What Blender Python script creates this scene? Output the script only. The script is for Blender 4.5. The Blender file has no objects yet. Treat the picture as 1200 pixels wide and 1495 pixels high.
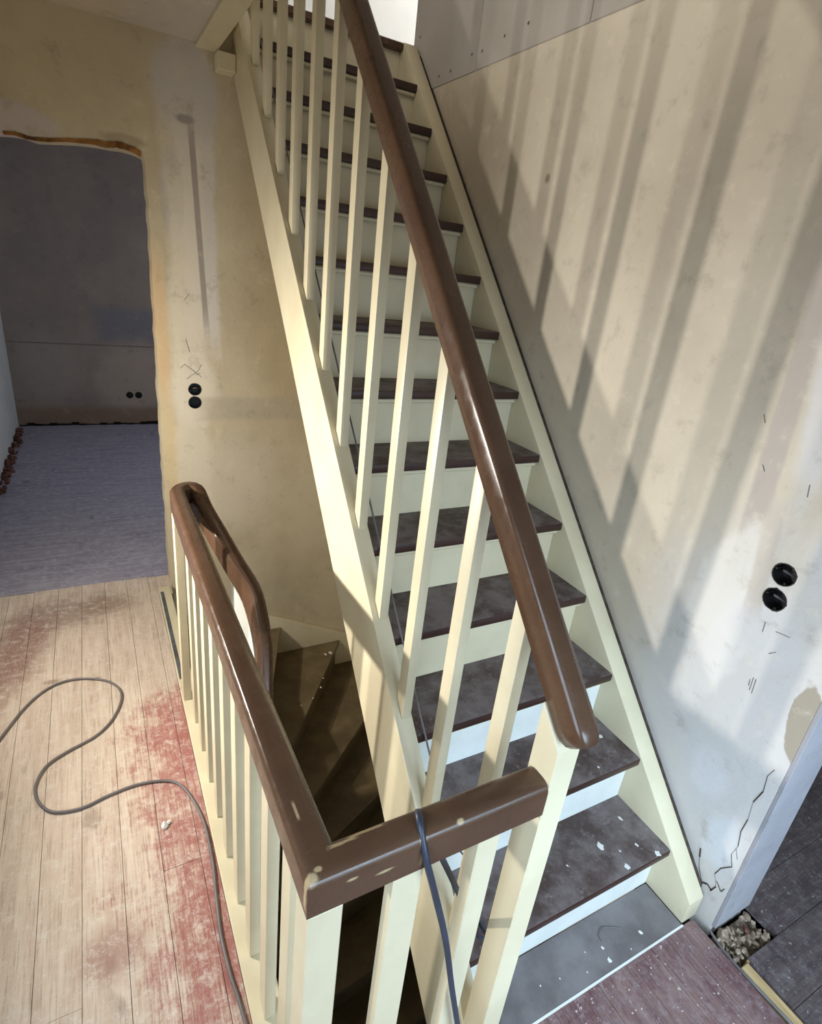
import bpy, bmesh, math, random
from mathutils import Vector, Matrix
from mathutils.geometry import delaunay_2d_cdt
random.seed(7)
S = bpy.context.scene
COL = S.collection

# ------------------------------------------------------------------ camera
cam = bpy.data.cameras.new('camera'); camo = bpy.data.objects.new('camera', cam); COL.objects.link(camo)
R0 = ((0.8786, -0.4641, 0.1079), (-0.0921, -0.3877, -0.9172), (0.4684, 0.7960, -0.3836))
rx, ry, rz = (Vector(v) for v in R0)
M = Matrix((rx, -ry, -rz)).transposed().to_4x4(); M.translation = (-1.3813, -0.4120, 1.6824)
camo.matrix_world = M
cam.sensor_fit = 'HORIZONTAL'; cam.sensor_width = 36; cam.lens = 823.95 / 1200 * 36
cam.clip_start = .02
S.camera = camo

# ------------------------------------------------------------------ light and exposure
S.view_settings.view_transform = 'Standard'; S.view_settings.look = 'None'
S.view_settings.exposure = 0.06; S.view_settings.gamma = 1; S.view_settings.use_curve_mapping = False
W = bpy.data.worlds.new('sky'); S.world = W; W.use_nodes = True
W.node_tree.nodes['Background'].inputs[0].default_value = (.62, .78, 1, 1)
W.node_tree.nodes['Background'].inputs[1].default_value = 1.0

def lamp(name, kind, loc, aim, energy, color, **kw):
    l = bpy.data.lights.new(name, kind); l.energy = energy; l.color = color
    for k, v in kw.items(): setattr(l, k, v)
    o = bpy.data.objects.new(name, l); COL.objects.link(o); o.location = loc
    o.rotation_euler = (Vector(aim) - Vector(loc)).to_track_quat('-Z', 'Y').to_euler()
    return o
# twin head site lamp standing to the left of the frame: throws the two sets of baluster shadows
WARM = (1, .95, .87)
lamp('site_lamp', 'SPOT', (-2.04, 1.30, 1.12), (.085, .45, .65), 94, WARM, spot_size=math.radians(134), spot_blend=1.0, shadow_soft_size=.020)
lamp('site_lamp', 'SPOT', (-2.04, 1.62, 1.12), (-.40, 1.98, .46), 72, WARM, spot_size=math.radians(160), spot_blend=.9, shadow_soft_size=.022)
# daylight: hall window behind the camera, hall window to its left, far room, right room, attic (plus an added fill)
lamp('window_daylight', 'AREA', (-.50, -1.48, 1.20), (-.25, .25, .0), 21, (.60, .80, 1), shape='RECTANGLE', size=1.3, size_y=.9, spread=1.8)
lamp('window_daylight', 'AREA', (-2.33, -.85, 1.45), (.1, -.05, .0), 12, (.66, .82, 1), shape='RECTANGLE', size=1.0, size_y=1.2, spread=1.7)
lamp('far_room_daylight', 'AREA', (.86, 4.2, 1.45), (-2, 4.2, .5), 34, (.74, .82, 1), shape='RECTANGLE', size=1.2, size_y=1.2)
lamp('right_room_daylight', 'AREA', (2.25, -.9, 1.5), (.4, 0, .2), 8, (.66, .82, 1), shape='RECTANGLE', size=.9, size_y=1.1)
lamp('attic_daylight_fill', 'AREA', (-2.25, 1.0, 3.35), (.1, 1.5, 3.1), 26, (1, .97, .92), shape='RECTANGLE', size=1.6, size_y=.8)  # added fill without a known source, brightens the plasterboards and wall top
lamp('attic_daylight_fill', 'AREA', (1.85, 3.35, 3.7), (-1, 3.6, 3.4), 48, (1, .98, .94), shape='RECTANGLE', size=1.1, size_y=1.2)

# ------------------------------------------------------------------ material helpers
def srgb(c):
    r = []
    for v in c[:3]:
        v /= 255.0
        r.append(v / 12.92 if v <= .04045 else ((v + .055) / 1.055) ** 2.4)
    return (*r, 1)

class NT:
    def __init__(s, name, rough=.6, spec=.5):
        s.m = bpy.data.materials.new(name); s.m.use_nodes = True
        s.t = s.m.node_tree; s.b = s.t.nodes['Principled BSDF']
        s.b.inputs['Roughness'].default_value = rough
        s.b.inputs['Specular IOR Level'].default_value = spec
        s._pos = None
    def n(s, k): return s.t.nodes.new(k)
    def put(s, sock, v):
        if isinstance(v, bpy.types.NodeSocket): s.t.links.new(v, sock)
        else: sock.default_value = v
    def pos(s):
        if s._pos is None: s._pos = s.n('ShaderNodeNewGeometry').outputs['Position']
        return s._pos
    def xyz(s):
        q = s.n('ShaderNodeSeparateXYZ'); s.put(q.inputs[0], s.pos()); return q.outputs
    def math(s, op, a, b=0.0, clamp=False):
        q = s.n('ShaderNodeMath'); q.operation = op; q.use_clamp = clamp
        s.put(q.inputs[0], a); s.put(q.inputs[1], b); return q.outputs[0]
    def scaled(s, sc):
        q = s.n('ShaderNodeVectorMath'); q.operation = 'MULTIPLY'; s.put(q.inputs[0], s.pos()); q.inputs[1].default_value = sc
        return q.outputs[0]
    def noise(s, scale, detail=4, rough=.55, sc=None):
        q = s.n('ShaderNodeTexNoise'); s.put(q.inputs['Vector'], s.scaled(sc) if sc else s.pos())
        q.inputs['Scale'].default_value = scale; q.inputs['Detail'].default_value = detail; q.inputs['Roughness'].default_value = rough
        return q.outputs[0]
    def smooth(s, x, lo, hi, to0=0.0, to1=1.0):
        q = s.n('ShaderNodeMapRange'); q.interpolation_type = 'SMOOTHSTEP'
        s.put(q.inputs[0], x); q.inputs[1].default_value = lo; q.inputs[2].default_value = hi
        q.inputs[3].default_value = to0; q.inputs[4].default_value = to1
        return q.outputs[0]
    def mix(s, f, a, b):
        q = s.n('ShaderNodeMix'); q.data_type = 'RGBA'
        s.put(q.inputs[0], f); s.put(q.inputs[6], a); s.put(q.inputs[7], b); return q.outputs[2]
    def color(s, c): s.put(s.b.inputs['Base Color'], c)
    def bump(s, h, strength=.2, dist=.01):
        q = s.n('ShaderNodeBump'); q.inputs['Strength'].default_value = strength; q.inputs['Distance'].default_value = dist
        s.put(q.inputs['Height'], h); s.put(s.b.inputs['Normal'], q.outputs[0])
    def patch(s, u, v, p, nz):
        kind, cu, cv, ru, rv, shear, edge, amt = p
        du = s.math('SUBTRACT', u, cu); dv = s.math('SUBTRACT', v, cv)
        if shear: du = s.math('SUBTRACT', du, s.math('MULTIPLY', dv, shear))
        du = s.math('DIVIDE', du, ru); dv = s.math('DIVIDE', dv, rv)
        if kind == 'box': d = s.math('MAXIMUM', s.math('ABSOLUTE', du), s.math('ABSOLUTE', dv))
        else: d = s.math('SQRT', s.math('ADD', s.math('MULTIPLY', du, du), s.math('MULTIPLY', dv, dv)))
        d = s.math('ADD', d, s.math('MULTIPLY', s.math('SUBTRACT', nz, .5), amt))
        return s.smooth(d, 1 - edge, 1 + edge, 1.0, 0.0)

def simple(name, c1, c2, rough=.5, scale=6, bump=.08, bscale=60, spec=.5, sc=None, lo=.35, hi=.65):
    t = NT(name, rough, spec)
    t.color(t.mix(t.smooth(t.noise(scale, 5, .6, sc), lo, hi), srgb(c1), srgb(c2)))
    if bump: t.bump(t.noise(bscale, 3), bump, .004)
    return t.m

def plaster(name, axes, base, base2, patches, rough=.85, scale=2.2):
    t = NT(name, rough, .25)
    o = t.xyz(); u, v = o[axes[0]], o[axes[1]]
    nz = t.math('ADD', t.math('MULTIPLY', t.noise(6, 7, .68), .75), t.math('MULTIPLY', t.noise(2.6, 3, .5), .5)); nz = t.math('SUBTRACT', nz, .125); big = t.noise(scale, 5, .6)
    c = t.mix(t.smooth(big, .35, .68), srgb(base), srgb(base2))
    for p, col, k in patches:
        c = t.mix(t.math('MULTIPLY', t.patch(u, v, p, nz), k), c, srgb(col))
    mott = t.noise(11, 8, .72)
    c = t.mix(t.smooth(mott, .54, .70, 0, .38), c, srgb([min(255, v*1.10) for v in base]))
    c = t.mix(t.smooth(mott, .46, .32, 0, .42), c, srgb([v*.84 for v in base2]))
    fine = t.noise(34, 6, .7)
    c = t.mix(t.smooth(fine, .62, .80, 0, .22), c, srgb((120, 108, 92)))
    t.color(c)
    t.bump(t.math('ADD', t.noise(26, 6, .65), t.math('MULTIPLY', big, .8)), .25, .006)
    return t.m

# ------------------------------------------------------------------ materials
M_cream = simple('cream_paint', (214, 204, 174), (206, 195, 165), .42, 5, .06, 45)
M_white = simple('white_paint', (226, 228, 222), (216, 218, 212), .45, 5, .06, 45)
def make_rail_mat():
    t = NT('brown_gloss_paint', .2, .45)
    c = t.mix(t.smooth(t.noise(7, 4), .3, .7), srgb((78, 56, 42)), srgb((88, 65, 49)))
    chip = t.smooth(t.noise(24, 3, .5), .80, .82)
    c = t.mix(chip, c, srgb((178, 158, 124))); t.color(c)
    o = t.xyz(); nz = t.noise(60, 4)
    up = t.math('MULTIPLY', t.smooth(o[2], .86, .865), t.smooth(o[2], .95, .94))
    fr = t.smooth(o[1], .060, .058)
    for q, ax, w in ((('box', -1.092, .103, .030, .0030, 0, .3, 1.6), 1, up), (('box', -1.128, .098, .020, .0030, .12, .3, 1.6), 1, up), (('ell', -1.188, .066, .010, .007, 0, .3, 1.4), 1, up),
        (('ell', -1.176, .074, .006, .004, 0, .3, 1.4), 1, up), (('box', -1.176, .175, .002, .016, 0, .4, .8), 1, up), (('ell', -1.130, .898, .008, .003, 0, .4, 1.2), 2, fr), (('ell', -1.078, .885, .013, .0025, .5, .4, 1.2), 2, fr),
        (('ell', -1.016, .060, .006, .004, 0, .4, .8), 1, up), (('ell', -.95, .062, .006, .003, 0, .4, .8), 1, up)):
        c = t.mix(t.math('MULTIPLY', w, t.patch(o[0], o[ax], q, nz)), c, srgb((172, 152, 118)))
    t.color(c)
    t.put(t.b.inputs['Roughness'], t.smooth(t.noise(30, 4), .3, .75, .18, .33))
    t.bump(t.math('ADD', t.noise(20, 3), t.math('MULTIPLY', chip, -.6)), .12, .003)
    return t.m
M_rail = make_rail_mat()
M_nosing = simple('dark_brown_tread_paint', (60, 37, 31), (50, 30, 25), .35, 8, .05, 50)
def make_tread_mat():
    t = NT('dusty_brown_tread', .55, .4)
    c = t.mix(t.smooth(t.noise(9, 6, .65), .34, .62), srgb((68, 54, 50)), srgb((110, 101, 100)))
    c = t.mix(t.smooth(t.noise(38, 8, .8), .54, .68, 0, .6), c, srgb((142, 135, 134)))
    t.color(c); t.bump(t.noise(70, 3), .1, .003)
    return t.m
M_tread = make_tread_mat()
M_lower_tread = simple('olive_brown_tread', (112, 97, 68), (92, 78, 54), .5, 7, .08, 60)
M_grey_board = simple('grey_dusty_board', (120, 116, 116), (98, 92, 92), .6, 7, .1, 60)
M_rubber_grey = simple('grey_cable_sheath', (112, 106, 106), (100, 95, 95), .5, 10, 0)
M_rubber_blue = simple('dark_blue_cable_sheath', (52, 60, 76), (44, 50, 64), .42, 10, 0)
M_black = simple('black_plastic', (20, 19, 20), (27, 26, 27), .35, 10, 0)
M_copper = simple('wire_insulation', (120, 96, 84), (100, 80, 70), .5, 10, 0)
M_crack = simple('crack_shadow', (84, 72, 64), (62, 52, 46), .9, 40, 0, spec=.1)
M_dark = simple('dark_gap', (34, 28, 25), (26, 22, 20), .9, 10, 0, spec=.1)
M_brick = simple('raw_brick_and_wood', (150, 106, 60), (92, 62, 36), .9, 20, .4, 50, spec=.1)
M_board = simple('plasterboard', (178, 172, 164), (170, 164, 155), .8, 3, .05, 60, spec=.2)
M_bright = simple('white_attic_plaster', (236, 234, 228), (228, 227, 222), .8, 3, .05, 40, spec=.2)
M_screw = simple('screw_head', (84, 76, 70), (74, 68, 62), .5, 10, 0)
M_drip = simple('white_paint_drip', (226, 226, 222), (214, 214, 210), .5, 10, 0)
M_rubble = simple('mortar_rubble', (172, 156, 136), (128, 112, 96), .9, 30, .4, 60, spec=.1)
M_rubble_red = simple('brick_rubble', (118, 84, 70), (92, 64, 54), .9, 30, .4, 60, spec=.1)
M_pale_wood = simple('pale_raw_wood', (198, 172, 126), (176, 148, 104), .7, 6, .15, 40, sc=(12, 1, 1))
M_ceiling = plaster('ceiling_plaster', (0, 1), (212, 202, 184), (202, 190, 170),
    [(('ell', -1.0, 2.2, .22, .5, 0, .4, .8), (196, 188, 184), .6)])

M_far = plaster('far_wall_plaster', (0, 2), (200, 187, 158), (184, 170, 142), [
    (('box', -.93, 1.90, .075, .66, -.02, .2, 1.2), (206, 198, 188), .95),
    (('ell', -.96, 2.27, .13, .17, 0, .2, 1.0), (196, 190, 182), .95),
    (('ell', -1.03, 1.88, .05, .18, 0, .12, .5), (178, 168, 156), .9),
    (('ell', -1.20, 2.055, .07, .018, 0, .4, 1.6), (140, 122, 92), .5),
    (('box', -1.10, 1.33, .028, .36, -.02, .3, 1.6), (204, 176, 136), .9),
    (('box', -1.09, .75, .03, .26, -.02, .4, 1.8), (206, 186, 146), .8),
    (('box', -.985, 1.30, .075, .78, 0, .3, 1.2), (216, 205, 184), .75),
    (('box', -.926, 1.76, .012, .40, -.05, .3, .25), (156, 147, 137), .95),
    (('ell', -.965, 2.17, .035, .016, 0, .4, .5), (150, 142, 134), .9),
    (('ell', -.97, 1.06, .11, .17, 0, .3, .8), (218, 208, 188), .8),
    (('box', -.66, .97, .27, .055, 0, .3, .8), (178, 167, 146), .85),
    (('ell', -.80, .55, .22, .25, 0, .5, 1.2), (212, 201, 180), .6),
    (('ell', -.5, 1.4, .2, .5, -.2, .6, 1.0), (176, 158, 124), .5),
    (('ell', -1.58, 2.05, .16, .06, 0, .15, .7), (196, 186, 180), .9),
])
M_right = plaster('right_wall_plaster', (1, 2), (208, 198, 180), (196, 186, 168), [
    (('ell', .20, .50, .36, .60, 0, .5, 1.0), (206, 203, 200), .95),
    (('box', .345, 1.42, .030, .40, .06, .25, 1.0), (182, 173, 165), .85),
    (('ell', .28, 1.62, .05, .35, .1, .3, 1.1), (216, 214, 212), .85),
    (('ell', .345, 1.00, .065, .16, -.1, .25, 2.4), (222, 218, 210), .8),
    (('ell', .30, .80, .055, .20, -.2, .25, 2.4), (220, 217, 212), .8),
    (('ell', .20, .93, .09, .08, 0, .3, .8), (208, 206, 204), .8),
    (('box', .275, 1.12, .022, .14, .12, .3, .8), (196, 186, 174), .8),
    (('ell', .10, 1.30, .06, .20, -.2, .3, .9), (214, 212, 210), .8),
    (('ell', .043, .755, .036, .105, .13, .06, 1.3), (160, 150, 134), .97),
    (('ell', .20, .44, .05, .07, 0, .5, 2.0), (224, 227, 230), .35),
    (('ell', .10, .28, .05, .09, 0, .4, .6), (220, 222, 224), .7),
    (('ell', 2.1, 2.25, .5, .28, 0, .6, 1.0), (176, 162, 140), .7),
    (('ell', 2.05, 2.02, .05, .05, 0, .5, 1.0), (140, 126, 104), .7),
    (('ell', 1.41, 2.05, .012, .015, 0, .5, .5), (130, 112, 90), .8),
])
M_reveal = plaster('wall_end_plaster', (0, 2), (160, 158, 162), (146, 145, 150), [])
M_roomwall = plaster('far_room_plaster', (0, 2), (150, 136, 124), (138, 126, 116), [
    (('box', -1.05, .95, .28, .16, 0, .3, .4), (122, 120, 124), .8),
    (('ell', -1.05, .45, .32, .36, 0, .3, .8), (172, 158, 144), .7),
    (('ell', -1.75, .55, .25, .30, 0, .4, .9), (160, 148, 136), .6),
    (('box', -1.45, .765, .8, .006, 0, .5, .4), (108, 98, 90), .8),
    (('box', -1.45, .08, .8, .09, 0, .5, 1.0), (128, 104, 84), .8),
])
M_roomside = plaster('far_room_side_plaster', (1, 2), (196, 196, 190), (186, 186, 180), [])
M_hall = plaster('hall_plaster', (0, 2), (218, 210, 196), (208, 200, 186), [])

def floor_mat(name, axis, bare1, bare2, red, redness, dust, stain_and_shade=(), scratch=.5):
    t = NT(name, .66, .25)
    o = t.xyz()
    sc = (9, .7, 1) if axis == 'y' else (.7, 9, 1)
    sc2 = (34, 1.4, 1) if axis == 'y' else (1.4, 34, 1)
    grain = t.noise(4, 6, .6, sc); fine = t.noise(5, 6, .72, sc2)
    c = t.mix(t.smooth(grain, .32, .68), srgb(bare1), srgb(bare2))
    c = t.mix(t.smooth(fine, .48, .66, 0, .65), c, srgb([v*.80 for v in bare2]))
    knots = t.smooth(t.noise(3.2, 2, .5, (2.2, 1, 1)), .68, .735, 0, .55)
    c = t.mix(knots, c, srgb([v*.72 for v in bare2]))
    m = t.math('ADD', t.math('ADD', t.math('MULTIPLY', t.noise(5.5, 10, .8), .8), .1), t.math('MULTIPLY', t.math('SUBTRACT', fine, .5), .38))
    m = t.math('ADD', m, redness(t, o))
    c = t.mix(t.smooth(m, .46, .66, 0, .92), c, srgb(red))
    nz = t.noise(8, 5, .6)
    for p, col, k in stain_and_shade: c = t.mix(t.math('MULTIPLY', t.patch(o[0], o[1], p, nz), k), c, srgb(col))
    d = t.noise(24, 9, .85)
    c = t.mix(t.smooth(d, .47, .68, 0, .8), c, srgb(dust))
    speck = t.noise(75, 4, .6)
    c = t.mix(t.smooth(speck, .63, .70, 0, scratch), c, srgb((222, 214, 206)))
    scr = t.noise(6, 4, .6, (22, 2, 1) if axis == 'y' else (4, 16, 1))
    c = t.mix(t.smooth(scr, .64, .70, 0, scratch*.8), c, srgb(dust))
    t.color(c)
    t.bump(t.math('ADD', fine, t.math('MULTIPLY', d, .6)), .22, .004)
    return t.m
def red_left(t, o):
    a = t.smooth(o[0], -1.70, -1.22, -.20, .13)          # worn away on the walked side, kept along the railing
    b = t.smooth(o[1], 1.50, 1.85, 0, -.30)
    c = t.math('MULTIPLY', t.smooth(o[0], -1.72, -1.86, 0, .32), t.smooth(o[1], 1.7, 2.0))
    return t.math('ADD', t.math('ADD', a, b), c)
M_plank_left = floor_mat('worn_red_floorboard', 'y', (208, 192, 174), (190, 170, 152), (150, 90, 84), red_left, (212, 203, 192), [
    (('ell', -1.62, 2.36, .24, .14, .3, .5, 1.2), (128, 104, 92), .7), (('ell', -1.82, 2.05, .12, .30, .2, .5, 1.2), (126, 88, 78), .75), (('ell', -1.45, 2.38, .10, .08, 0, .6, 1.2), (140, 118, 100), .6),  # dark patches by the doorway: shade on the boards put into the colour
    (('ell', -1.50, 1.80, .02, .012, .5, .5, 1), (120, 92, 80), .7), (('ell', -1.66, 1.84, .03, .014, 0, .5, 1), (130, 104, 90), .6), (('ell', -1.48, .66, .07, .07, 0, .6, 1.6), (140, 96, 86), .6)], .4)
M_plank_right = floor_mat('dark_red_floorboard', 'y', (140, 116, 110), (116, 92, 90), (96, 64, 66), lambda t, o: t.math('ADD', .03, 0), (150, 136, 138), (), .75)
M_plank_room = floor_mat('dusty_purple_floorboard', 'x', (164, 160, 168), (142, 136, 150), (126, 116, 130), lambda t, o: t.math('ADD', -.03, 0), (186, 190, 198), (), .35)
M_plank_side = floor_mat('dark_side_floorboard', 'x', (98, 86, 84), (78, 68, 68), (74, 60, 62), lambda t, o: t.math('ADD', .0, 0), (126, 120, 120), (), .4)

# ------------------------------------------------------------------ mesh helpers
def finish(bm, name, mat, parent=None, sharp=35, mats=None):
    bmesh.ops.recalc_face_normals(bm, faces=bm.faces)
    for f in bm.faces: f.smooth = True
    for e in bm.edges:
        if len(e.link_faces) == 2 and e.calc_face_angle(0) > math.radians(sharp): e.smooth = False
    me = bpy.data.meshes.new(name); bm.to_mesh(me); bm.free()
    for m in (mats or [mat]): me.materials.append(m)
    o = bpy.data.objects.new(name, me); COL.objects.link(o)
    if parent: o.parent = parent
    return o
def add_box(bm, x0, x1, y0, y1, z0, z1, bev=0, seg=1):
    vs = [bm.verts.new(p) for p in ((x0,y0,z0),(x1,y0,z0),(x1,y1,z0),(x0,y1,z0),(x0,y0,z1),(x1,y0,z1),(x1,y1,z1),(x0,y1,z1))]
    fs = [bm.faces.new([vs[i] for i in q]) for q in ((3,2,1,0),(4,5,6,7),(0,1,5,4),(1,2,6,5),(2,3,7,6),(3,0,4,7))]
    if bev:
        es = list({e for f in fs for e in f.edges})
        bmesh.ops.bevel(bm, geom=es, offset=bev, segments=seg, affect='EDGES', profile=.5)
    return vs
def box(name, b, mat, parent=None, bev=0, seg=1):
    bm = bmesh.new(); add_box(bm, *b, bev, seg); return finish(bm, name, mat, parent)
def add_prism(bm, pts, off):
    """closed polygon pts (3d) extruded by off"""
    off = Vector(off)
    a = [bm.verts.new(p) for p in pts]; b = [bm.verts.new(Vector(p) + off) for p in pts]
    bm.faces.new(a); bm.faces.new(b[::-1]); n = len(a)
    for i in range(n): bm.faces.new([a[i], b[i], b[(i+1) % n], a[(i+1) % n]])
def prism(name, pts, off, mat, parent=None, bev=0):
    bm = bmesh.new(); add_prism(bm, pts, off)
    if bev: bmesh.ops.bevel(bm, geom=list(bm.edges), offset=bev, segments=2, affect='EDGES', profile=.5)
    return finish(bm, name, mat, parent)
def catmull(pts, n=6):
    P = [Vector(p) for p in pts]; P = [P[0]*2 - P[1]] + P + [P[-1]*2 - P[-2]]; out = []
    for i in range(1, len(P) - 2):
        for j in range(n):
            t = j / n; a, b, c, d = P[i-1:i+3]
            out.append(.5*((2*b) + (c-a)*t + (2*a-5*b+4*c-d)*t*t + (3*b-a-3*c+d)*t**3))
    out.append(P[-2]); return out
def add_sweep(bm, path, prof, cap=True):
    """prof: closed list of (side, up); keeps the profile upright along the path with mitred corners"""
    P = [Vector(p) for p in path]; rings = []; Z = Vector((0, 0, 1)); last = None
    for i, p in enumerate(P):
        a = (P[i] - P[i-1]).normalized() if i else None
        b = (P[i+1] - P[i]).normalized() if i < len(P)-1 else None
        t = (a + b).normalized() if a and b else (a or b)
        s = t.cross(Z)
        s = s.normalized() if s.length > 1e-4 else last
        last = s; u = s.cross(t).normalized()
        k = 1 / max(.3, abs((a or b).dot(t)))
        rings.append([bm.verts.new(p + s*(x*k) + u*y) for x, y in prof])
    n = len(prof)
    for r, q in zip(rings, rings[1:]):
        for i in range(n): bm.faces.new([r[i], r[(i+1) % n], q[(i+1) % n], q[i]])
    if cap: bm.faces.new(rings[0][::-1]); bm.faces.new(rings[-1])
def circle(r, n=8): return [(r*math.cos(2*math.pi*i/n), r*math.sin(2*math.pi*i/n)) for i in range(n)]
def tube(name, pts, r, mat, parent=None, n=8, sub=6):
    bm = bmesh.new(); add_sweep(bm, catmull(pts, sub), circle(r, n)); return finish(bm, name, mat, parent, 60)
def rail_profile(w, h, rad=.016):
    hw = w/2; pr = [(-hw+.003, 0), (-hw, .003), (-hw, h-rad)]
    for i in range(1, 6):
        a = math.pi - math.pi/2*i/5; pr.append((-hw+rad+rad*math.cos(a), h-rad+rad*math.sin(a)))
    for i in range(0, 5):
        a = math.pi/2 - math.pi/2*i/5; pr.append((hw-rad+rad*math.cos(a), h-rad+rad*math.sin(a)))
    return pr + [(hw, h-rad), (hw, .003), (hw-.003, 0)]
def slab(name, outline, holes, plane, d0, d1, mat, parent=None):
    """flat wall with holes: outline / holes in 2d, plane maps (a, b, d) -> xyz, between depths d0 and d1"""
    loops = [outline] + holes; vs = []; es = []
    for L in loops:
        s = len(vs); vs += [Vector(p) for p in L]; es += [(s+i, s+(i+1) % len(L)) for i in range(len(L))]
    v2, e2, f2, *_ = delaunay_2d_cdt(vs, es, [], 0, 1e-6)
    def inside(p, L):
        c = False
        for i in range(len(L)):
            (x1, y1), (x2, y2) = L[i], L[i-1]
            if (y1 > p[1]) != (y2 > p[1]) and p[0] < (x2-x1)*(p[1]-y1)/(y2-y1)+x1: c = not c
        return c
    bm = bmesh.new()
    A = [bm.verts.new(plane(v[0], v[1], d0)) for v in v2]; B = [bm.verts.new(plane(v[0], v[1], d1)) for v in v2]
    for f in f2:
        c = sum((v2[i] for i in f), Vector((0, 0)))/len(f)
        if inside(c, outline) and not any(inside(c, h) for h in holes):
            bm.faces.new([A[i] for i in f]); bm.faces.new([B[i] for i in f][::-1])
    for e in [e for e in bm.edges if len(e.link_faces) == 1]:
        pass
    idx = {}
    for i, v in enumerate(A): idx[v] = i
    for e in [e for e in list(bm.edges) if len(e.link_faces) == 1 and e.verts[0] in idx and e.verts[1] in idx]:
        i, j = idx[e.verts[0]], idx[e.verts[1]]; bm.faces.new([A[i], A[j], B[j], B[i]])
    bmesh.ops.delete(bm, geom=[v for v in bm.verts if not v.link_faces], context='VERTS')
    return finish(bm, name, mat, parent)
def circ2(c, r, n=18, j=0):
    return [(c[0]+(r+random.uniform(-j, j))*math.cos(2*math.pi*i/n), c[1]+(r+random.uniform(-j, j))*math.sin(2*math.pi*i/n)) for i in range(n)]
def tag(o, label=None, cat=None, group=None, kind=None):
    for k, v in (('label', label), ('category', cat), ('group', group), ('kind', kind)):
        if v: o[k] = v
    return o
def struct(o, label=None): o['kind'] = 'structure'; 
def thing(name, loc, label, cat, group=None):
    o = bpy.data.objects.new(name, None); COL.objects.link(o); o.empty_display_size = .1
    o.location = loc; tag(o, label, cat, group); return o
def under(parent, *objs):
    for o in objs:
        o.parent = parent; o.matrix_parent_inverse = Matrix.Translation(-parent.location)
def blob_patch(bm, cx, cy, z, r, h=.0015):
    n = 9; k = [r*random.uniform(.6, 1.15) for _ in range(n)]; st = random.uniform(.6, 1.0); a0 = random.random()*3
    top = [bm.verts.new((cx+k[i]*math.cos(a0+2*math.pi*i/n)*st, cy+k[i]*math.sin(a0+2*math.pi*i/n), z)) for i in range(n)]
    c = bm.verts.new((cx, cy, z+h))
    for i in range(n): bm.faces.new([top[i], top[(i+1) % n], c])
def rock(bm, c, r):
    m = Matrix.Translation(c) @ Matrix.Rotation(random.random()*6, 4, (random.random(), random.random(), .3)) @ Matrix.Diagonal((r, r*random.uniform(.6, 1), r*random.uniform(.4, .8), 1))
    q = bmesh.ops.create_icosphere(bm, subdivisions=1, radius=1, matrix=m)
    for v in q['verts']: v.co += Vector((random.uniform(-1, 1), random.uniform(-1, 1), random.uniform(-1, 1)))*r*.22

# ------------------------------------------------------------------ dimensions
r, g = .19, .1786; SL = r/g
YF = 2.476            # far wall face
XW = .085             # right wall face
YE = .035             # free end of the right wall
CE = 2.437            # hall ceiling

# ------------------------------------------------------------------ setting: walls
def jag(pts, amp, step):
    out = []
    for (a, b) in zip(pts, pts[1:]):
        L = math.dist(a, b); n = max(1, int(L/step))
        for i in range(n):
            t = i/n; out.append((a[0]+(b[0]-a[0])*t + (random.uniform(-amp, amp) if i else 0), a[1]+(b[1]-a[1])*t + (random.uniform(-amp, amp) if i else 0)))
    return out + [pts[-1]]
door_edge = jag([(-1.128, 0.0), (-1.130, .9), (-1.123, 1.6), (-1.126, 1.99), (-1.129, 2.008)], .0032, .035) + jag([(-1.137, 2.014), (-1.165, 2.020), (-1.20, 2.024), (-1.33, 2.02), (-1.46, 2.004), (-2.02, 2.0)], .006, .04)
SOCK_FAR = [(-.968, 1.066), (-.970, 1.002)]
outline = [(-2.35, 2.437), (-2.35, 0.0), (-2.02, 0.0)] + door_edge[::-1] + [(-1.128, -2.7), (.255, -2.7), (.255, 2.42), (-.7255, 2.42), (-.7255, 3.4), (-.838, 3.4), (-.838, 2.437)]
wf = slab('wall_far', outline, [circ2(c, .0305, 18, .0012) for c in SOCK_FAR], lambda a, b, d: (a, d, b), YF, YF+.128, M_far)
struct(wf)
# raw lintel edge left where the door frame was torn out
bm = bmesh.new()
lp = jag([(-1.60, 2.002), (-1.46, 2.004), (-1.33, 2.022), (-1.20, 2.027), (-1.165, 2.021), (-1.140, 2.010)], .004, .03)
for (a, b) in zip(lp, lp[1:]):
    h = .004 + .012*max(0, 1-abs((a[0]+1.24)/.22)) + random.uniform(0, .004)
    add_prism(bm, [(a[0], YF-.004, a[1]-.004), (b[0], YF-.004, b[1]-.004), (b[0], YF-.004, b[1]+h), (a[0], YF-.004, a[1]+h)], (0, .02, 0))
finish(bm, 'lintel_edge', M_brick, wf)
# pencil scribble above the boxes and trowel marks
def ribbon(bm, pts, w, plane, d):
    for (a, b) in zip(pts, pts[1:]):
        t = Vector((b[0]-a[0], b[1]-a[1])); 
        if t.length < 1e-6: continue
        nrm = Vector((-t.y, t.x)).normalized()*w/2
        q = [(a[0]+nrm.x, a[1]+nrm.y), (b[0]+nrm.x, b[1]+nrm.y), (b[0]-nrm.x, b[1]-nrm.y), (a[0]-nrm.x, a[1]-nrm.y)]
        bm.faces.new([bm.verts.new(plane(x, y, d)) for x, y in q])
M_pencil = simple('pencil_line', (140, 130, 110), (130, 120, 102), .8, 10, 0)
bm = bmesh.new(); pf = lambda a, b, d: (a, d, b)
for L in ([(-1.01, 1.185), (-.935, 1.125)], [(-1.005, 1.115), (-.95, 1.155), (-.935, 1.185)], [(-1.03, 1.165), (-1.01, 1.185)], [(-.965, 1.135), (-.94, 1.145)], [(-1.0, 1.30), (-.985, 1.24)], [(-1.0, 1.47), (-.975, 1.50)]):
    ribbon(bm, L, .0022, pf, YF-.0012)
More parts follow.
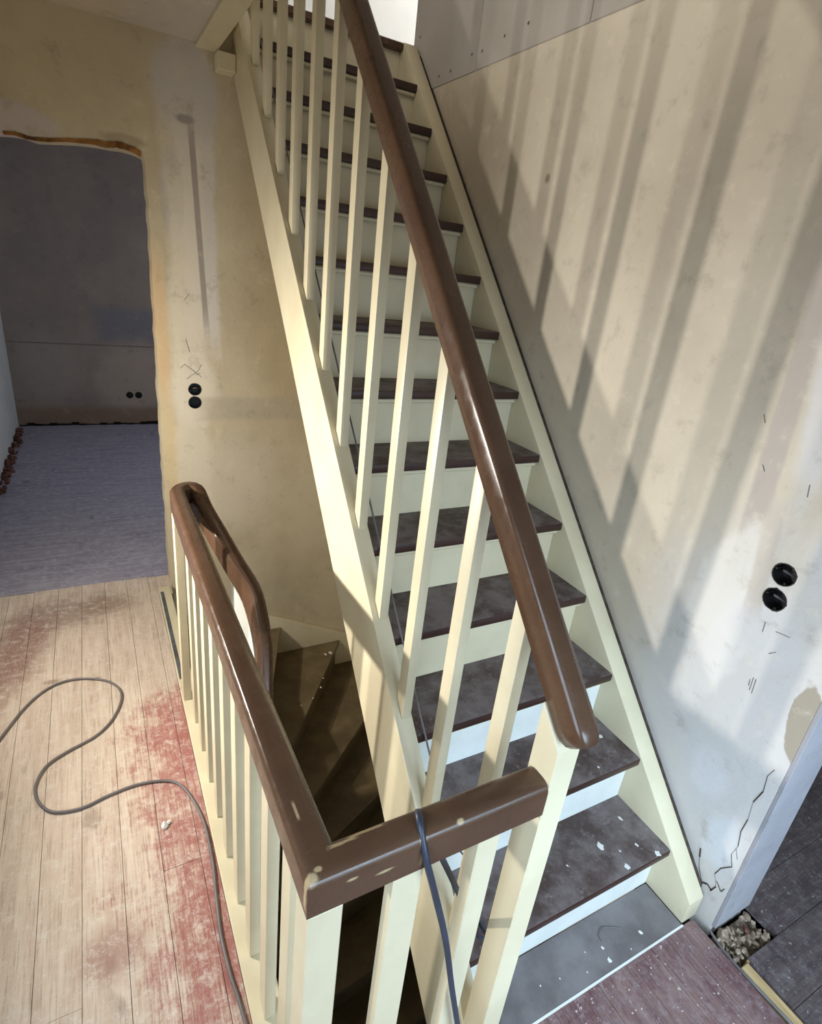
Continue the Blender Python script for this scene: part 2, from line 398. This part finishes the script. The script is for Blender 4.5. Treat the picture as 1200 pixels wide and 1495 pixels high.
finish(bm, 'pencil_mark', M_pencil, wf)

SOCK_R = [(.217, 1.098), (.216, 1.027)]
wr_out = [(YE, -2.7), (YF, -2.7), (YF, 2.475), (YE, 2.475)]
wr = slab('wall_right', wr_out, [circ2(c, .0305, 18, .0022) for c in SOCK_R], lambda a, b, d: (d, a, b), XW, XW+.17, M_right); struct(wr)
o = box('wall_end', (XW, XW+.17, YE-.012, YE, .0, 2.475), M_reveal, wr, .0012)
# cracks at the foot of the wall end
bm = bmesh.new(); pr_ = lambda a, b, d: (d, a, b)
def crack(pts, w):
    for i, (a, b) in enumerate(zip(pts, pts[1:])):
        ribbon(bm, [a, b], w*random.uniform(.12, .6), pr_, XW-.0013)
crack([(.060, .60), (.068, .57), (.062, .52), (.072, .47), (.066, .41), (.069, .36), (.060, .31), (.066, .27), (.052, .235), (.074, .20), (.082, .165), (.066, .13), (.075, .10)], .007)
crack([(.072, .105), (.088, .112), (.102, .10), (.112, .115), (.125, .135), (.135, .17), (.142, .20)], .010)
crack([(.105, .10), (.11, .085), (.118, .075)], .016); crack([(.062, .30), (.048, .27)], .004); crack([(.07, .15), (.05, .13), (.045, .15)], .005)
for L in ([(.215, .96), (.213, .93)], [(.165, .90), (.18, .885)], [(.15, .955), (.185, .95)], [(.19, .80), (.188, .76)], [(.183, .80), (.18, .755)], [(.196, .79), (.194, .77)], [(.40, 1.46), (.39, 1.44)], [(.36, 1.34), (.35, 1.325)], [(.24, 1.33), (.235, 1.30)]): ribbon(bm, L, .0014, pr_, XW-.0013)
finish(bm, 'plaster_crack', M_crack, wr)
# plasterboards above, on the attic side of the right wall
wu = box('wall_upper_right', (XW+.02, XW+.17, -1.2, 2.56, 2.475, 4.9), M_board); struct(wu)
for y0, y1 in ((1.983, 2.56), (1.335, 1.980), (.687, 1.332), (.039, .684), (-.609, .036)):
    box('plasterboard_panel', (XW-.004, XW+.0195, y0, y1, 2.472, 4.85), M_board, wu, .0025)
bm = bmesh.new()
for y, z in ((2.02, 2.535), (1.945, 2.53), (2.02, 2.75), (1.945, 2.75), (1.80, 2.545), (1.66, 2.55), (1.38, 2.55), (1.29, 2.55), (1.37, 2.60), (1.30, 2.605), (2.18, 2.51), (2.28, 2.51), (2.5, 2.70)):
    m = Matrix.Translation((XW-.0046, y, z)) @ Matrix.Rotation(math.pi/2, 4, 'Y')
    bmesh.ops.create_circle(bm, cap_ends=True, segments=8, radius=.006, matrix=m)
finish(bm, 'screw_head', M_screw, wu)['kind'] = 'stuff'

# ceiling of the hall with the opening for the flight, and its edge board
ce = box('ceiling', (-2.5, -.917, -2.6, YF, CE, CE+.2), M_ceiling); struct(ce)
ce2 = box('ceiling', (-.917, 2.4, -2.6, -1.2, CE, CE+.2), M_ceiling); struct(ce2)
t1 = box('trim_1', (-.916, -.837, -1.2, YF-.001, CE-.018, CE+.222), M_cream, None, .004); struct(t1)
t2 = box('trim_2', (-.846, -.7755, YF-.075, YF-.001, 2.352, 2.414), M_cream, None, .003); struct(t2)
# attic above
for b in ((-2.5, -.838, YF+.13, 4.0, CE, 2.655), (-.838, 2.0, YF+.13, 4.0, CE, 2.655)):
    o = box('floor_attic', b, M_plank_side); struct(o)
o = box('wall_attic_back', (-2.5, 2.0, 4.0, 4.1, 2.4, 5.0), M_bright); struct(o)
o = box('wall_attic_right', (1.9, 2.0, 2.57, 4.0, 2.6, 5.0), M_bright); struct(o)
o = box('wall_attic_left', (-2.5, -2.4, -1.2, 4.0, 2.66, 5.0), M_hall); struct(o)
o = box('wall_attic_front', (-2.5, .255, -1.3, -1.2, 2.64, 5.0), M_hall); struct(o)
o = box('ceiling_attic', (-2.5, 2.0, -1.3, 4.1, 5.0, 5.1), M_hall); struct(o)
# rest of the hall (behind and beside the camera)
o = slab('wall_left', [(-2.6, -.2), (YF, -.2), (YF, CE), (-2.6, CE)], [[(-1.38, .8), (-.32, .8), (-.32, 2.1), (-1.38, 2.1)]], lambda a, b, d: (d, a, b), -2.5, -2.36, M_hall); struct(o)
win = [(-1.20, .70), (.20, .70), (.20, 1.70), (-1.20, 1.70)]
o = slab('wall_back', [(-2.5, -.2), (2.4, -.2), (2.4, CE), (-2.5, CE)], [win], lambda a, b, d: (a, d, b), -1.65, -1.5, M_hall); struct(o)
bm = bmesh.new()
for b in ((-1.2, .20, .70, .76), (-1.2, .20, 1.64, 1.70), (-1.2, -1.14, .76, 1.64), (.14, .20, .76, 1.64), (-.53, -.47, .76, 1.64)): add_box(bm, b[0], b[1], -1.60, -1.54, b[2], b[3])
w1 = finish(bm, 'window_1', M_white); struct(w1)
bm = bmesh.new()
for b in ((-1.38, -.32, .8, .86), (-1.38, -.32, 2.04, 2.1), (-1.38, -1.32, .86, 2.04), (-.38, -.32, .86, 2.04)): add_box(bm, -2.46, -2.40, b[0], b[1], b[2], b[3])
struct(finish(bm, 'window_2', M_white))
o = box('wall_right_room', (2.3, 2.4, -2.6, 2.476, -.2, CE), M_hall); struct(o)
o = box('wall_right_room_far', (.26, 2.3, 2.40, 2.476, -.1, CE), M_hall); struct(o)
o = box('ceiling_right_room', (.256, 2.4, -1.199, 2.476, CE, CE+.2), M_ceiling); struct(o)
# far room
YB = 5.80
SOCK_B = [(-1.106, .294), (-1.026, .294)]
o = slab('wall_far_room_back', [(-2.3, -.1), (1.0, -.1), (1.0, 2.5), (-2.3, 2.5)], [circ2(c, .033, 14) for c in SOCK_B], lambda a, b, d: (a, d, b), YB, YB+.1, M_roomwall); struct(o); wb = o
o = box('wall_far_room_left', (-2.2, -2.06, YF+.13, YB, -.1, 2.5), M_roomside); struct(o); wl = o
o = box('wall_far_room_right', (.9, 1.0, YF+.13, YB, -.1, 2.5), M_roomwall); struct(o)
o = box('ceiling_far_room', (-2.2, 1.0, YF+.13, 5.9, 2.5, 2.6), M_roomwall); struct(o)
bm = bmesh.new()
for i in range(90):
    y = random.uniform(3.95, 5.6); rock(bm, (random.uniform(-2.058, -2.0), y, random.uniform(.0, .04)), random.uniform(.012, .03))
o = finish(bm, 'brick_rubble', M_rubble_red); tag(o, 'broken brick rubble along the foot of the far room side wall', 'rubble', kind='stuff')
bm = bmesh.new(); xs = [-2.05+i*.06 for i in range(32)]
for a in xs:
    h = random.uniform(.006, .03); add_box(bm, a, a+.062, YB-random.uniform(.008, .02), YB+.001, 0, h)
o = finish(bm, 'baseboard_gap', M_dark, wb)

# ------------------------------------------------------------------ setting: floors, every board on its own
def board(b, mat, parent, name='floorboard'):
    q = .0007
    dz = random.uniform(-.0012, .0006)
    return box(name, (b[0]+q, b[1]-q, b[2]+q, b[3]-q, -.024, dz), mat, parent)
fl = box('floor', (-2.36, -1.196, -2.6, 2.60, -.10, -.025), M_dark); struct(fl)
edges = [-1.341 + .104*k for k in range(-10, 2)] + [-1.196]
for i, (a, b) in enumerate(zip(edges, edges[1:])):
    cuts = sorted([-2.6] + ([random.uniform(-.9, 1.4)] if i in (2, 4, 7, 10) else []) + [2.602+random.uniform(-.006, .006)])
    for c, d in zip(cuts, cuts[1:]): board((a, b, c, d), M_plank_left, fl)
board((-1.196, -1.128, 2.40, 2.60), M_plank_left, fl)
fr = box('floor', (-1.196, .045, -2.6, .05, -.10, -.025), M_dark); struct(fr)
edges = [-1.196] + [-.04 - .104*k for k in range(10, -1, -1)] + [.045]
for a, b in zip(edges, edges[1:]): board((a, b, -2.6, .057 if b < -.72 else .072), M_plank_right, fr)
f2 = box('floor', (-2.2, .9, 2.604, YB, -.10, -.025), M_dark); struct(f2)
y = 2.604; i = 0
while y < YB-.02:
    y2 = min(y+.112, YB); xc = -2.06
    board((xc, .9, y, y2), M_plank_room, f2); y = y2
f3 = box('floor', (.045, 2.3, -2.6, 2.4, -.12, -.06), M_dark); struct(f3)
y = -2.6+.056
rows = [.064+.134*k for k in range(-20, 18)]
for y0, y1 in zip(rows, rows[1:]):
    x0 = .098 if y1 < -.05 else (.252 if y1 < .08 else .258)
    board((x0, 2.3, y0, y1), M_plank_side, f3)
# raw wood batten and torn edge where the wall used to stand
o = box('trim_3', (.062, .094, -1.6, -.075, -.05, -.003), M_pale_wood, None, .003); struct(o)
o = box('trim_4', (.098, .25, -.078, -.0705, -.06, -.002), M_pale_wood, None, .001); struct(o)
bm = bmesh.new()
add_box(bm, .046, .25, -.07, .022, -.062, -.045)
for i in range(170): rock(bm, (random.uniform(.052, .242), random.uniform(-.06, .012), random.uniform(-.046, -.012)), random.uniform(.004, .014))
o = finish(bm, 'rubble', M_rubble); tag(o, 'mortar crumbs and sand filling the broken hole in the floor beside the wall end', 'rubble', kind='stuff')
for i, (x, y, rr, mt, lb) in enumerate(((.10, .005, .022, M_rubble, 'pale mortar lump at the wall foot in the floor hole'), (.185, -.015, .016, M_rubble_red, 'small red brick shard lying in the floor hole'))):
    bm = bmesh.new(); rock(bm, (x, y, -.012), rr); tag(finish(bm, 'mortar_lump', mt), lb, 'rubble')

# ------------------------------------------------------------------ the flight of stairs
st = thing('staircase', (-.36, .09, 0), 'steep cream staircase with brown treads, balusters and brown handrail, climbing to the attic', 'staircase')
def P(o): under(st, o); return o
for k in range(1, 14):
    bm = bmesh.new()
    vs = add_box(bm, -.7245, -.0005, k*g, (k+1)*g+.045, k*r-.030, k*r)
    bm.edges.ensure_lookup_table()
    fe = [e for e in bm.edges if all(abs(v.co.y-k*g) < 1e-5 for v in e.verts) and abs(e.verts[0].co.z-e.verts[1].co.z) < 1e-6]
    bmesh.ops.bevel(bm, geom=fe, offset=.006, segments=2, affect='EDGES', profile=.5)
    o = finish(bm, 'tread', None, None, 35, [M_nosing, M_tread])
    for p in o.data.polygons: p.material_index = 1 if p.normal.z > .9 else 0
    P(o)
    spots = {1: ((-.062, .321, .010), (-.193, .277, .014), (-.086, .234, .007), (-.048, .189, .012), (-.168, .196, .010), (-.15, .24, .004), (-.33, .27, .004)), 2: ((-.052, .477, .009), (-.154, .385, .005), (-.3, .5, .004))}.get(k)
    if spots:
        bm = bmesh.new()
        for x, y, q in spots: blob_patch(bm, x, y, k*r+.0004, q)
        c = finish(bm, 'paint_spot', M_drip); c.parent = o; c['kind'] = 'stuff'
    P(box('scotia', (-.7245, -.0005, k*g+.012, k*g+.0325, k*r-.046, k*r-.0305), M_cream, None, .004))
for k in range(1, 15):
    P(box('riser', (-.7245, -.0005, k*g+.033, k*g+.045, (k-1)*r+.0005 if k > 1 else .001, k*r-.0305), M_white if k < 4 else M_cream))
P(box('landing_nosing', (-.7245, .06, 14*g, 14*g+.10, 14*r-.03, 14*r), M_rail, None, .004))
def sp(y, dz=0): return SL*y + dz
zb0, yt = -.02, 2.475
# outer (left) string: upper board and the slightly thinner lower piece
P(prism('stringer', [(-.775, .012, sp(.012)), (-.775, yt, sp(yt)), (-.775, yt, sp(yt)-.26), (-.775, 1.05, sp(1.05)-.335), (-.775, .30, sp(.30)-.36), (-.775, .128, sp(.128)-.36), (-.775, .128, .0), (-.775, .012, .0)], (.05, 0, 0), M_cream, None, .003))
P(prism('stringer', [(0, .076, .001), (0, .076, sp(.076)+.004), (0, 2.498, sp(2.498)+.004), (0, 2.56, 2.664), (0, 2.56, 2.34), (0, .36, .001)], (.064, 0, 0), M_cream, None, .003))
prism('plaster_fillet', [(.0645, .10, .001), (.0645, .10, sp(.10)-.010), (.0645, 2.47, sp(2.47)-.008), (.0645, 2.47, 2.34), (.0645, .36, .001)], (XW-.0647, 0, 0), M_crack, wr)
bottom = box('landing_board', (-.715, -.001, .074, g+.031, -.02, .0025), M_grey_board, None, .002); P(bottom)
bm = bmesh.new(); add_box(bm, -.72, -.001, .0685, .0737, -.018, .003)
P(finish(bm, 'riser_edge', M_white))
bm = bmesh.new()
for x, y, q in ((-.28, .096, .008), (-.274, .127, .005), (-.138, .111, .007), (-.44, .12, .003), (-.36, .10, .003), (-.2, .09, .003), (-.5, .13, .003), (-.33, .14, .003)): blob_patch(bm, x, y, .0029, q)
c = finish(bm, 'paint_spot', M_drip); c.parent = bottom; c['kind'] = 'stuff'

# ------------------------------------------------------------------ banister of the flight
B = P
A0 = .932
RW, RH = .048, .060
RX = -.746
bm = bmesh.new()
pts = [(RX, .080, sp(.080)+A0), (RX, 2.44, sp(2.44)+A0)]
d = Vector((0, 1, SL)).normalized(); p0 = Vector(pts[0])
path = [p0 - d*.030, p0 - d*.026, p0 - d*.014, p0] + [Vector(pts[1])]
prof = rail_profile(RW, RH, .013)
add_sweep(bm, path, prof)
bm.verts.ensure_lookup_table(); n = len(prof)
for ring, k in ((0, .62), (1, .80), (2, .95)):
    vv = bm.verts[ring*n:(ring+1)*n]; c = sum((v.co for v in vv), Vector())/n
    for v in vv: v.co = c + (v.co-c)*k
B(finish(bm, 'handrail', M_rail, None, 45))
for i in range(-2, 10):
    y0 = .570 + .1815*i
    if y0 < .15: continue
    top = sp(y0)+A0
    B(prism('baluster', [(-.757, y0, sp(y0)+.001), (-.757, y0+.038, sp(y0+.038)+.001), (-.757, y0+.038, sp(y0+.038)+A0), (-.757, y0, sp(y0)+A0)], (.026, 0, 0), M_cream, None, .0015))
nw = [(-.774, .056), (-.774, .114), (-.724, .114), (-.724, .056)]
bm = bmesh.new()
add_prism(bm, [(-.774, .056, 0), (-.774, .114, 0), (-.774, .114, sp(.114)+A0), (-.774, .056, sp(.056)+A0)], (.05, 0, 0))
bmesh.ops.bevel(bm, geom=list(bm.edges), offset=.002, segments=1, affect='EDGES')
B(finish(bm, 'newel_post', M_cream))

# ------------------------------------------------------------------ guard rail round the stairwell
gr = thing('stairwell_banister', (-1.155, .8, 0), 'low cream banister with brown handrail round the stairwell, curling down at its far end', 'banister')
def G(o): under(gr, o); return o
curl = catmull([(-1.1625, 1.45, .812), (-1.1615, 1.58, .812), (-1.157, 1.650, .814), (-1.126, 1.684, .815), (-1.094, 1.668, .808), (-1.072, 1.56, .755), (-1.018, 1.432, .640), (-.966, 1.35, .52), (-.950, 1.26, .39), (-.962, 1.17, .25), (-.99, 1.06, .08), (-1.02, .92, -.10)], 5)
path = [(-.7745, .0835, .850), (-1.1675, .0835, .850)] + [tuple(v) for v in curl]
bm = bmesh.new(); add_sweep(bm, path, rail_profile(.056, .072, .019)); G(finish(bm, 'handrail', M_rail, None, 42))
def lz(y): return .850 - .038*(y-.08)/1.37
for i in range(9):
    y = 1.396 - .1484*i
    if y < .15: continue
    G(box('baluster', (-1.168, -1.142, y, y+.05, .004, lz(y)), M_cream, None, .0012))
G(box('end_post', (-1.190, -1.160, 1.538, 1.59, .004, .812), M_cream, None, .0015))
G(box('corner_post', (-1.193, -1.140, .057, .11, .0, .8495), M_cream, None, .002))
for x0, x1 in ((-1.058, -1.006), (-.902, -.858)):
    G(box('baluster', (x0, x1, .060, .085, .0, .8495), M_cream, None, .0015))
# white board below the curling end of the handrail
bm = bmesh.new()
pc = catmull([(-1.012, 1.425, .64), (-.962, 1.345, .52), (-.948, 1.258, .39), (-.960, 1.17, .25), (-.988, 1.06, .08), (-1.02, .93, -.09)], 5)
rows = []
for p in pc:
    rows.append([bm.verts.new((p.x+q, p.y+q*.6, p.z+dz)) for q, dz in ((-.008, .004), (.008, .004), (.008, -1.0), (-.008, -1.0))])
for a, b in zip(rows, rows[1:]):
    for i in range(4): bm.faces.new([a[i], a[(i+1) % 4], b[(i+1) % 4], b[i]])
bm.faces.new(rows[0]); bm.faces.new(rows[-1][::-1])
G(finish(bm, 'infill_panel', M_white))
# board edging the stairwell under the balusters
o = box('trim_5', (-1.195, -1.118, .058, 1.62, -.26, .0035), M_cream, None, .004); struct(o)
o = box('trim_6', (-1.118, -.776, .058, .118, -.26, .0), M_cream, None, .003); struct(o)
o = box('trim_7', (-1.195, -1.135, 1.622, YF-.001, -.16, .002), M_cream, None, .003); struct(o)
box('worn_edge', (-1.188, -1.172, 1.68, 2.42, -.02, .0032), simple('blue_grey_worn_edge', (92, 96, 98), (70, 70, 70), .8, 14, .1), o)
o = box('wall_stairwell_left', (-1.19, -1.13, -.4, 2.47, -2.7, -.262), M_hall); struct(o)
o = box('wall_stairwell_front', (-1.13, XW, -.40, -.34, -2.7, -.105), M_hall); struct(o)
o = box('floor_below', (-1.2, .255, -.4, 2.5, -2.75, -2.66), M_dark); struct(o)

# ------------------------------------------------------------------ winding flight going down
ls = thing('staircase', (-.6, 1.6, -.57), 'worn olive brown winding staircase turning down into the dark under the main flight', 'staircase')
def L(o): under(ls, o); return o
def line(p, s):  # nosing line x = px + s*(y-py)
    return lambda y: p[0] + s*(y-p[1])
XR, XL = XW-.002, -1.125
nos = [((-.845, 2.44), (-.90, 1.62)), ((-.53, 2.44), (-.86, 1.555)), ((-.131, 2.444), (-.86, 1.44)), ((XR, 2.126), (-.86, 1.296)), ((XR, 1.682), (-.86, 1.237)), ((XR, 1.30), (-.90, 1.10)), ((XR, 1.02), (-.95, .90)), ((XR, .80), (-.97, .70)), ((XR, .58), (-.97, .50))]
corner = {2: [(XR, 2.44)]}
prev = ((XL+.01, 2.44), (XL+.01, 1.625))
for i, (a, b) in enumerate(nos):
    z = -.19*(i+1)
    # tread i spans from under the riser above (prev, pulled back) to its own nosing
    pa, pb = Vector((*prev[0], 0)), Vector((*prev[1], 0)); A, Bv = Vector((*a, 0)), Vector((*b, 0))
    back = .05 if i else 0
    dirn = (pb-pa).normalized(); nrm = Vector((-dirn.y, dirn.x, 0))
    if nrm.dot((A+Bv)/2 - (pa+pb)/2) > 0: nrm = -nrm
    qa, qb = pa + nrm*back, pb + nrm*back
    qa.x = min(max(qa.x, XL), XR); qa.y = min(qa.y, 2.44); qb.x = max(qb.x, XL)
    poly = [qb, qa]
    if i == 3: poly.append(Vector((XR, 2.44, 0)))
    poly += [A, Bv]
    L(prism('tread', [(p.x, p.y, z-.035) for p in poly], (0, 0, .035), M_lower_tread, None))
    d2 = (Bv-A).normalized(); n2 = Vector((-d2.y, d2.x, 0))
    if n2.dot((pa+pb)/2 - (A+Bv)/2) < 0: n2 = -n2
    ra, rb = A+n2*.03, Bv+n2*.03
    L(prism('riser', [(ra.x, min(ra.y, 2.44), z-.1895), (rb.x, rb.y, z-.1895), (rb.x, rb.y, z-.0355), (ra.x, min(ra.y, 2.44), z-.0355)], (n2.x*.014, n2.y*.014, 0), M_lower_tread))
    prev = (a, b)
ws = lambda x: -.307-.475*(x+.563)
L(prism('wall_string', [(-1.12, YF-.034, ws(-1.12)), (XR-.001, YF-.034, ws(XR)), (XR-.001, YF-.034, -1.3), (-.2, YF-.034, -1.05), (-1.12, YF-.034, -.45)], (0, .032, 0), M_cream, None, .002))
L(box('wall_string', (XR-.03, XR, .4, YF-.035, -1.9, -.62), M_cream))
bm = bmesh.new()
for x, y, z, q in ((-.27, 2.33, -.57, .012), (-.235, 2.335, -.57, .016), (-.40, 2.05, -.57, .008), (-.47, 1.98, -.57, .007), (-.12, 1.93, -.76, .022), (-.55, 1.95, -.57, .005), (-.36, 2.12, -.57, .005)): blob_patch(bm, x, y, z+.0005, q)
c = finish(bm, 'plaster_crumb', M_drip); L(c); c['kind'] = 'stuff'

# ------------------------------------------------------------------ wall boxes
def wall_box(name, c, axis, d, rad, label, wire=True, group=None):
    """open round plastic box let into a wall; axis 'y' faces -y, 'x' faces -x"""
    root = thing(name, (c[0], d, c[1]) if axis == 'y' else (d, c[0], c[1]), label, 'socket box', group)
    f = (lambda a, b, e: (a, d+e, b)) if axis == 'y' else (lambda a, b, e: (d+e, a, b))
    bm = bmesh.new(); n = 20
    rings = [[bm.verts.new(f(c[0]+q*math.cos(2*math.pi*i/n), c[1]+q*math.sin(2*math.pi*i/n), e)) for i in range(n)] for q, e in ((rad, .046), (rad, -.0015), (rad-.0025, -.0015), (rad-.0035, .042))]
    for a, b in zip(rings, rings[1:]):
        for i in range(n): bm.faces.new([a[i], a[(i+1) % n], b[(i+1) % n], b[i]])
    bm.faces.new(rings[0]); bm.faces.new(rings[-1])
    under(root, finish(bm, 'cup', M_black))
    for a0 in (.3, 2.2, 4.4):
        bm = bmesh.new()
        x, y = c[0]+(rad-.006)*math.cos(a0), c[1]+(rad-.006)*math.sin(a0)
        q = [f(x+.003*math.cos(2*math.pi*i/6), y+.003*math.sin(2*math.pi*i/6), .002) for i in range(6)]
        add_prism(bm, q, Vector(f(0, 0, .03))-Vector(f(0, 0, 0)))
        under(root, finish(bm, 'screw_lug', M_black))
    if wire:
        k = rad*.6
        under(root, tube('wire', [f(c[0]-k, c[1]-k*.5, .038), f(c[0]-k*.3, c[1]+k*.1, .016), f(c[0]+k*.5, c[1]+k*.3, .012), f(c[0]+k*.7, c[1]-k*.2, .034)], .0028, M_copper if axis == 'y' else M_rubber_grey, None, 6))
    return root
wall_box('socket_box', SOCK_FAR[0], 'y', YF, .030, 'upper black round socket box on the beige wall right of the doorway')
wall_box('socket_box', SOCK_FAR[1], 'y', YF, .030, 'lower black round socket box on the beige wall right of the doorway', False)
wall_box('socket_box', SOCK_R[0], 'x', XW, .030, 'upper black round socket box on the right plaster wall')
wall_box('socket_box', SOCK_R[1], 'x', XW, .030, 'lower black round socket box on the right plaster wall')
wall_box('socket_box', SOCK_B[0], 'y', YB, .0325, 'left of the two small socket boxes low on the far room wall', False)
wall_box('socket_box', SOCK_B[1], 'y', YB, .0325, 'right of the two small socket boxes low on the far room wall', False)

# ------------------------------------------------------------------ cables
cab = [(-1.95, 1.22), (-1.88, 1.38), (-1.804, 1.558), (-1.732, 1.716), (-1.657, 1.8), (-1.573, 1.818), (-1.475, 1.777), (-1.422, 1.712), (-1.411, 1.634), (-1.447, 1.527), (-1.505, 1.458), (-1.591, 1.416), (-1.651, 1.375), (-1.678, 1.315), (-1.681, 1.264), (-1.663, 1.209), (-1.624, 1.163), (-1.549, 1.148), (-1.471, 1.168), (-1.388, 1.178), (-1.305, 1.162), (-1.255, 1.12), (-1.222, 1.022), (-1.208, .921), (-1.209, .799), (-1.218, .694), (-1.225, .589), (-1.222, .489), (-1.214, .419), (-1.208, .30), (-1.21, .1), (-1.25, -.2)]
o = tube('cable', [(x, y, .0058) for x, y in cab], .0046, M_rubber_grey, None, 8, 5)
tag(o, 'thin grey cable snaking in an S across the worn red floorboards', 'cable')
# dark blue cable: comes down along the open side of the steps, over the short rail, down to the floor
pts = [(-.66, .30, .196), (-.655, .235, .200), (-.675, .19, .235), (-.74, .165, .33), (-.84, .140, .56), (-.92, .128, .74), (-.985, .118, .875), (-1.012, .085, .931), (-1.014, .048, .885), (-.990, .042, .80), (-.95, .040, .66), (-.91, .040, .49), (-.86, .036, .28), (-.82, .02, .08), (-.80, -.03, .009), (-.82, -.2, .006), (-.9, -.5, .006)]
o = tube('cable', pts, .0058, M_rubber_blue, None, 8, 6)
tag(o, 'dark blue cable hung over the short handrail of the stairwell', 'cable')
pts = [(-.704, y, sp(y)+.008) for y in (2.46, 1.95, 1.4, .9, .55)] + [(-.700, .40, .430), (-.695, .36, .388), (-.69, .30, .3835), (-.66, .28, .3835)]
tag(tube('cable', pts, .0030, M_rubber_grey, None, 6, 6), 'thin dark cable running up the steps along the inside of the balusters', 'cable')
o = tube('cable', [(.075, .03, -.012), (.058, -.02, -.006), (.048, -.09, .004), (.052, -.2, .005), (.066, -.4, .005), (.09, -.8, .005)], .0042, M_grey_board, None, 7, 5)
tag(o, 'thin pale conduit crossing the floor hole along the red floorboards', 'cable')
bm = bmesh.new(); add_sweep(bm, catmull([(-.264, .142, .0045), (-.262, .155, .0045), (-.24, .166, .006), (-.215, .160, .0045), (-.185, .143, .0045)], 5), circle(.0014, 5))
tag(finish(bm, 'wire_offcut', M_rubber_grey), 'small bent wire offcut on the grey board at the stair foot', 'wire')
bm = bmesh.new(); rock(bm, (-1.322, .985, .006), .014); rock(bm, (-1.310, .992, .005), .009)
tag(finish(bm, 'plaster_crumb', M_drip), 'white plaster crumb on the red worn floor beside the grey cable', 'crumb')
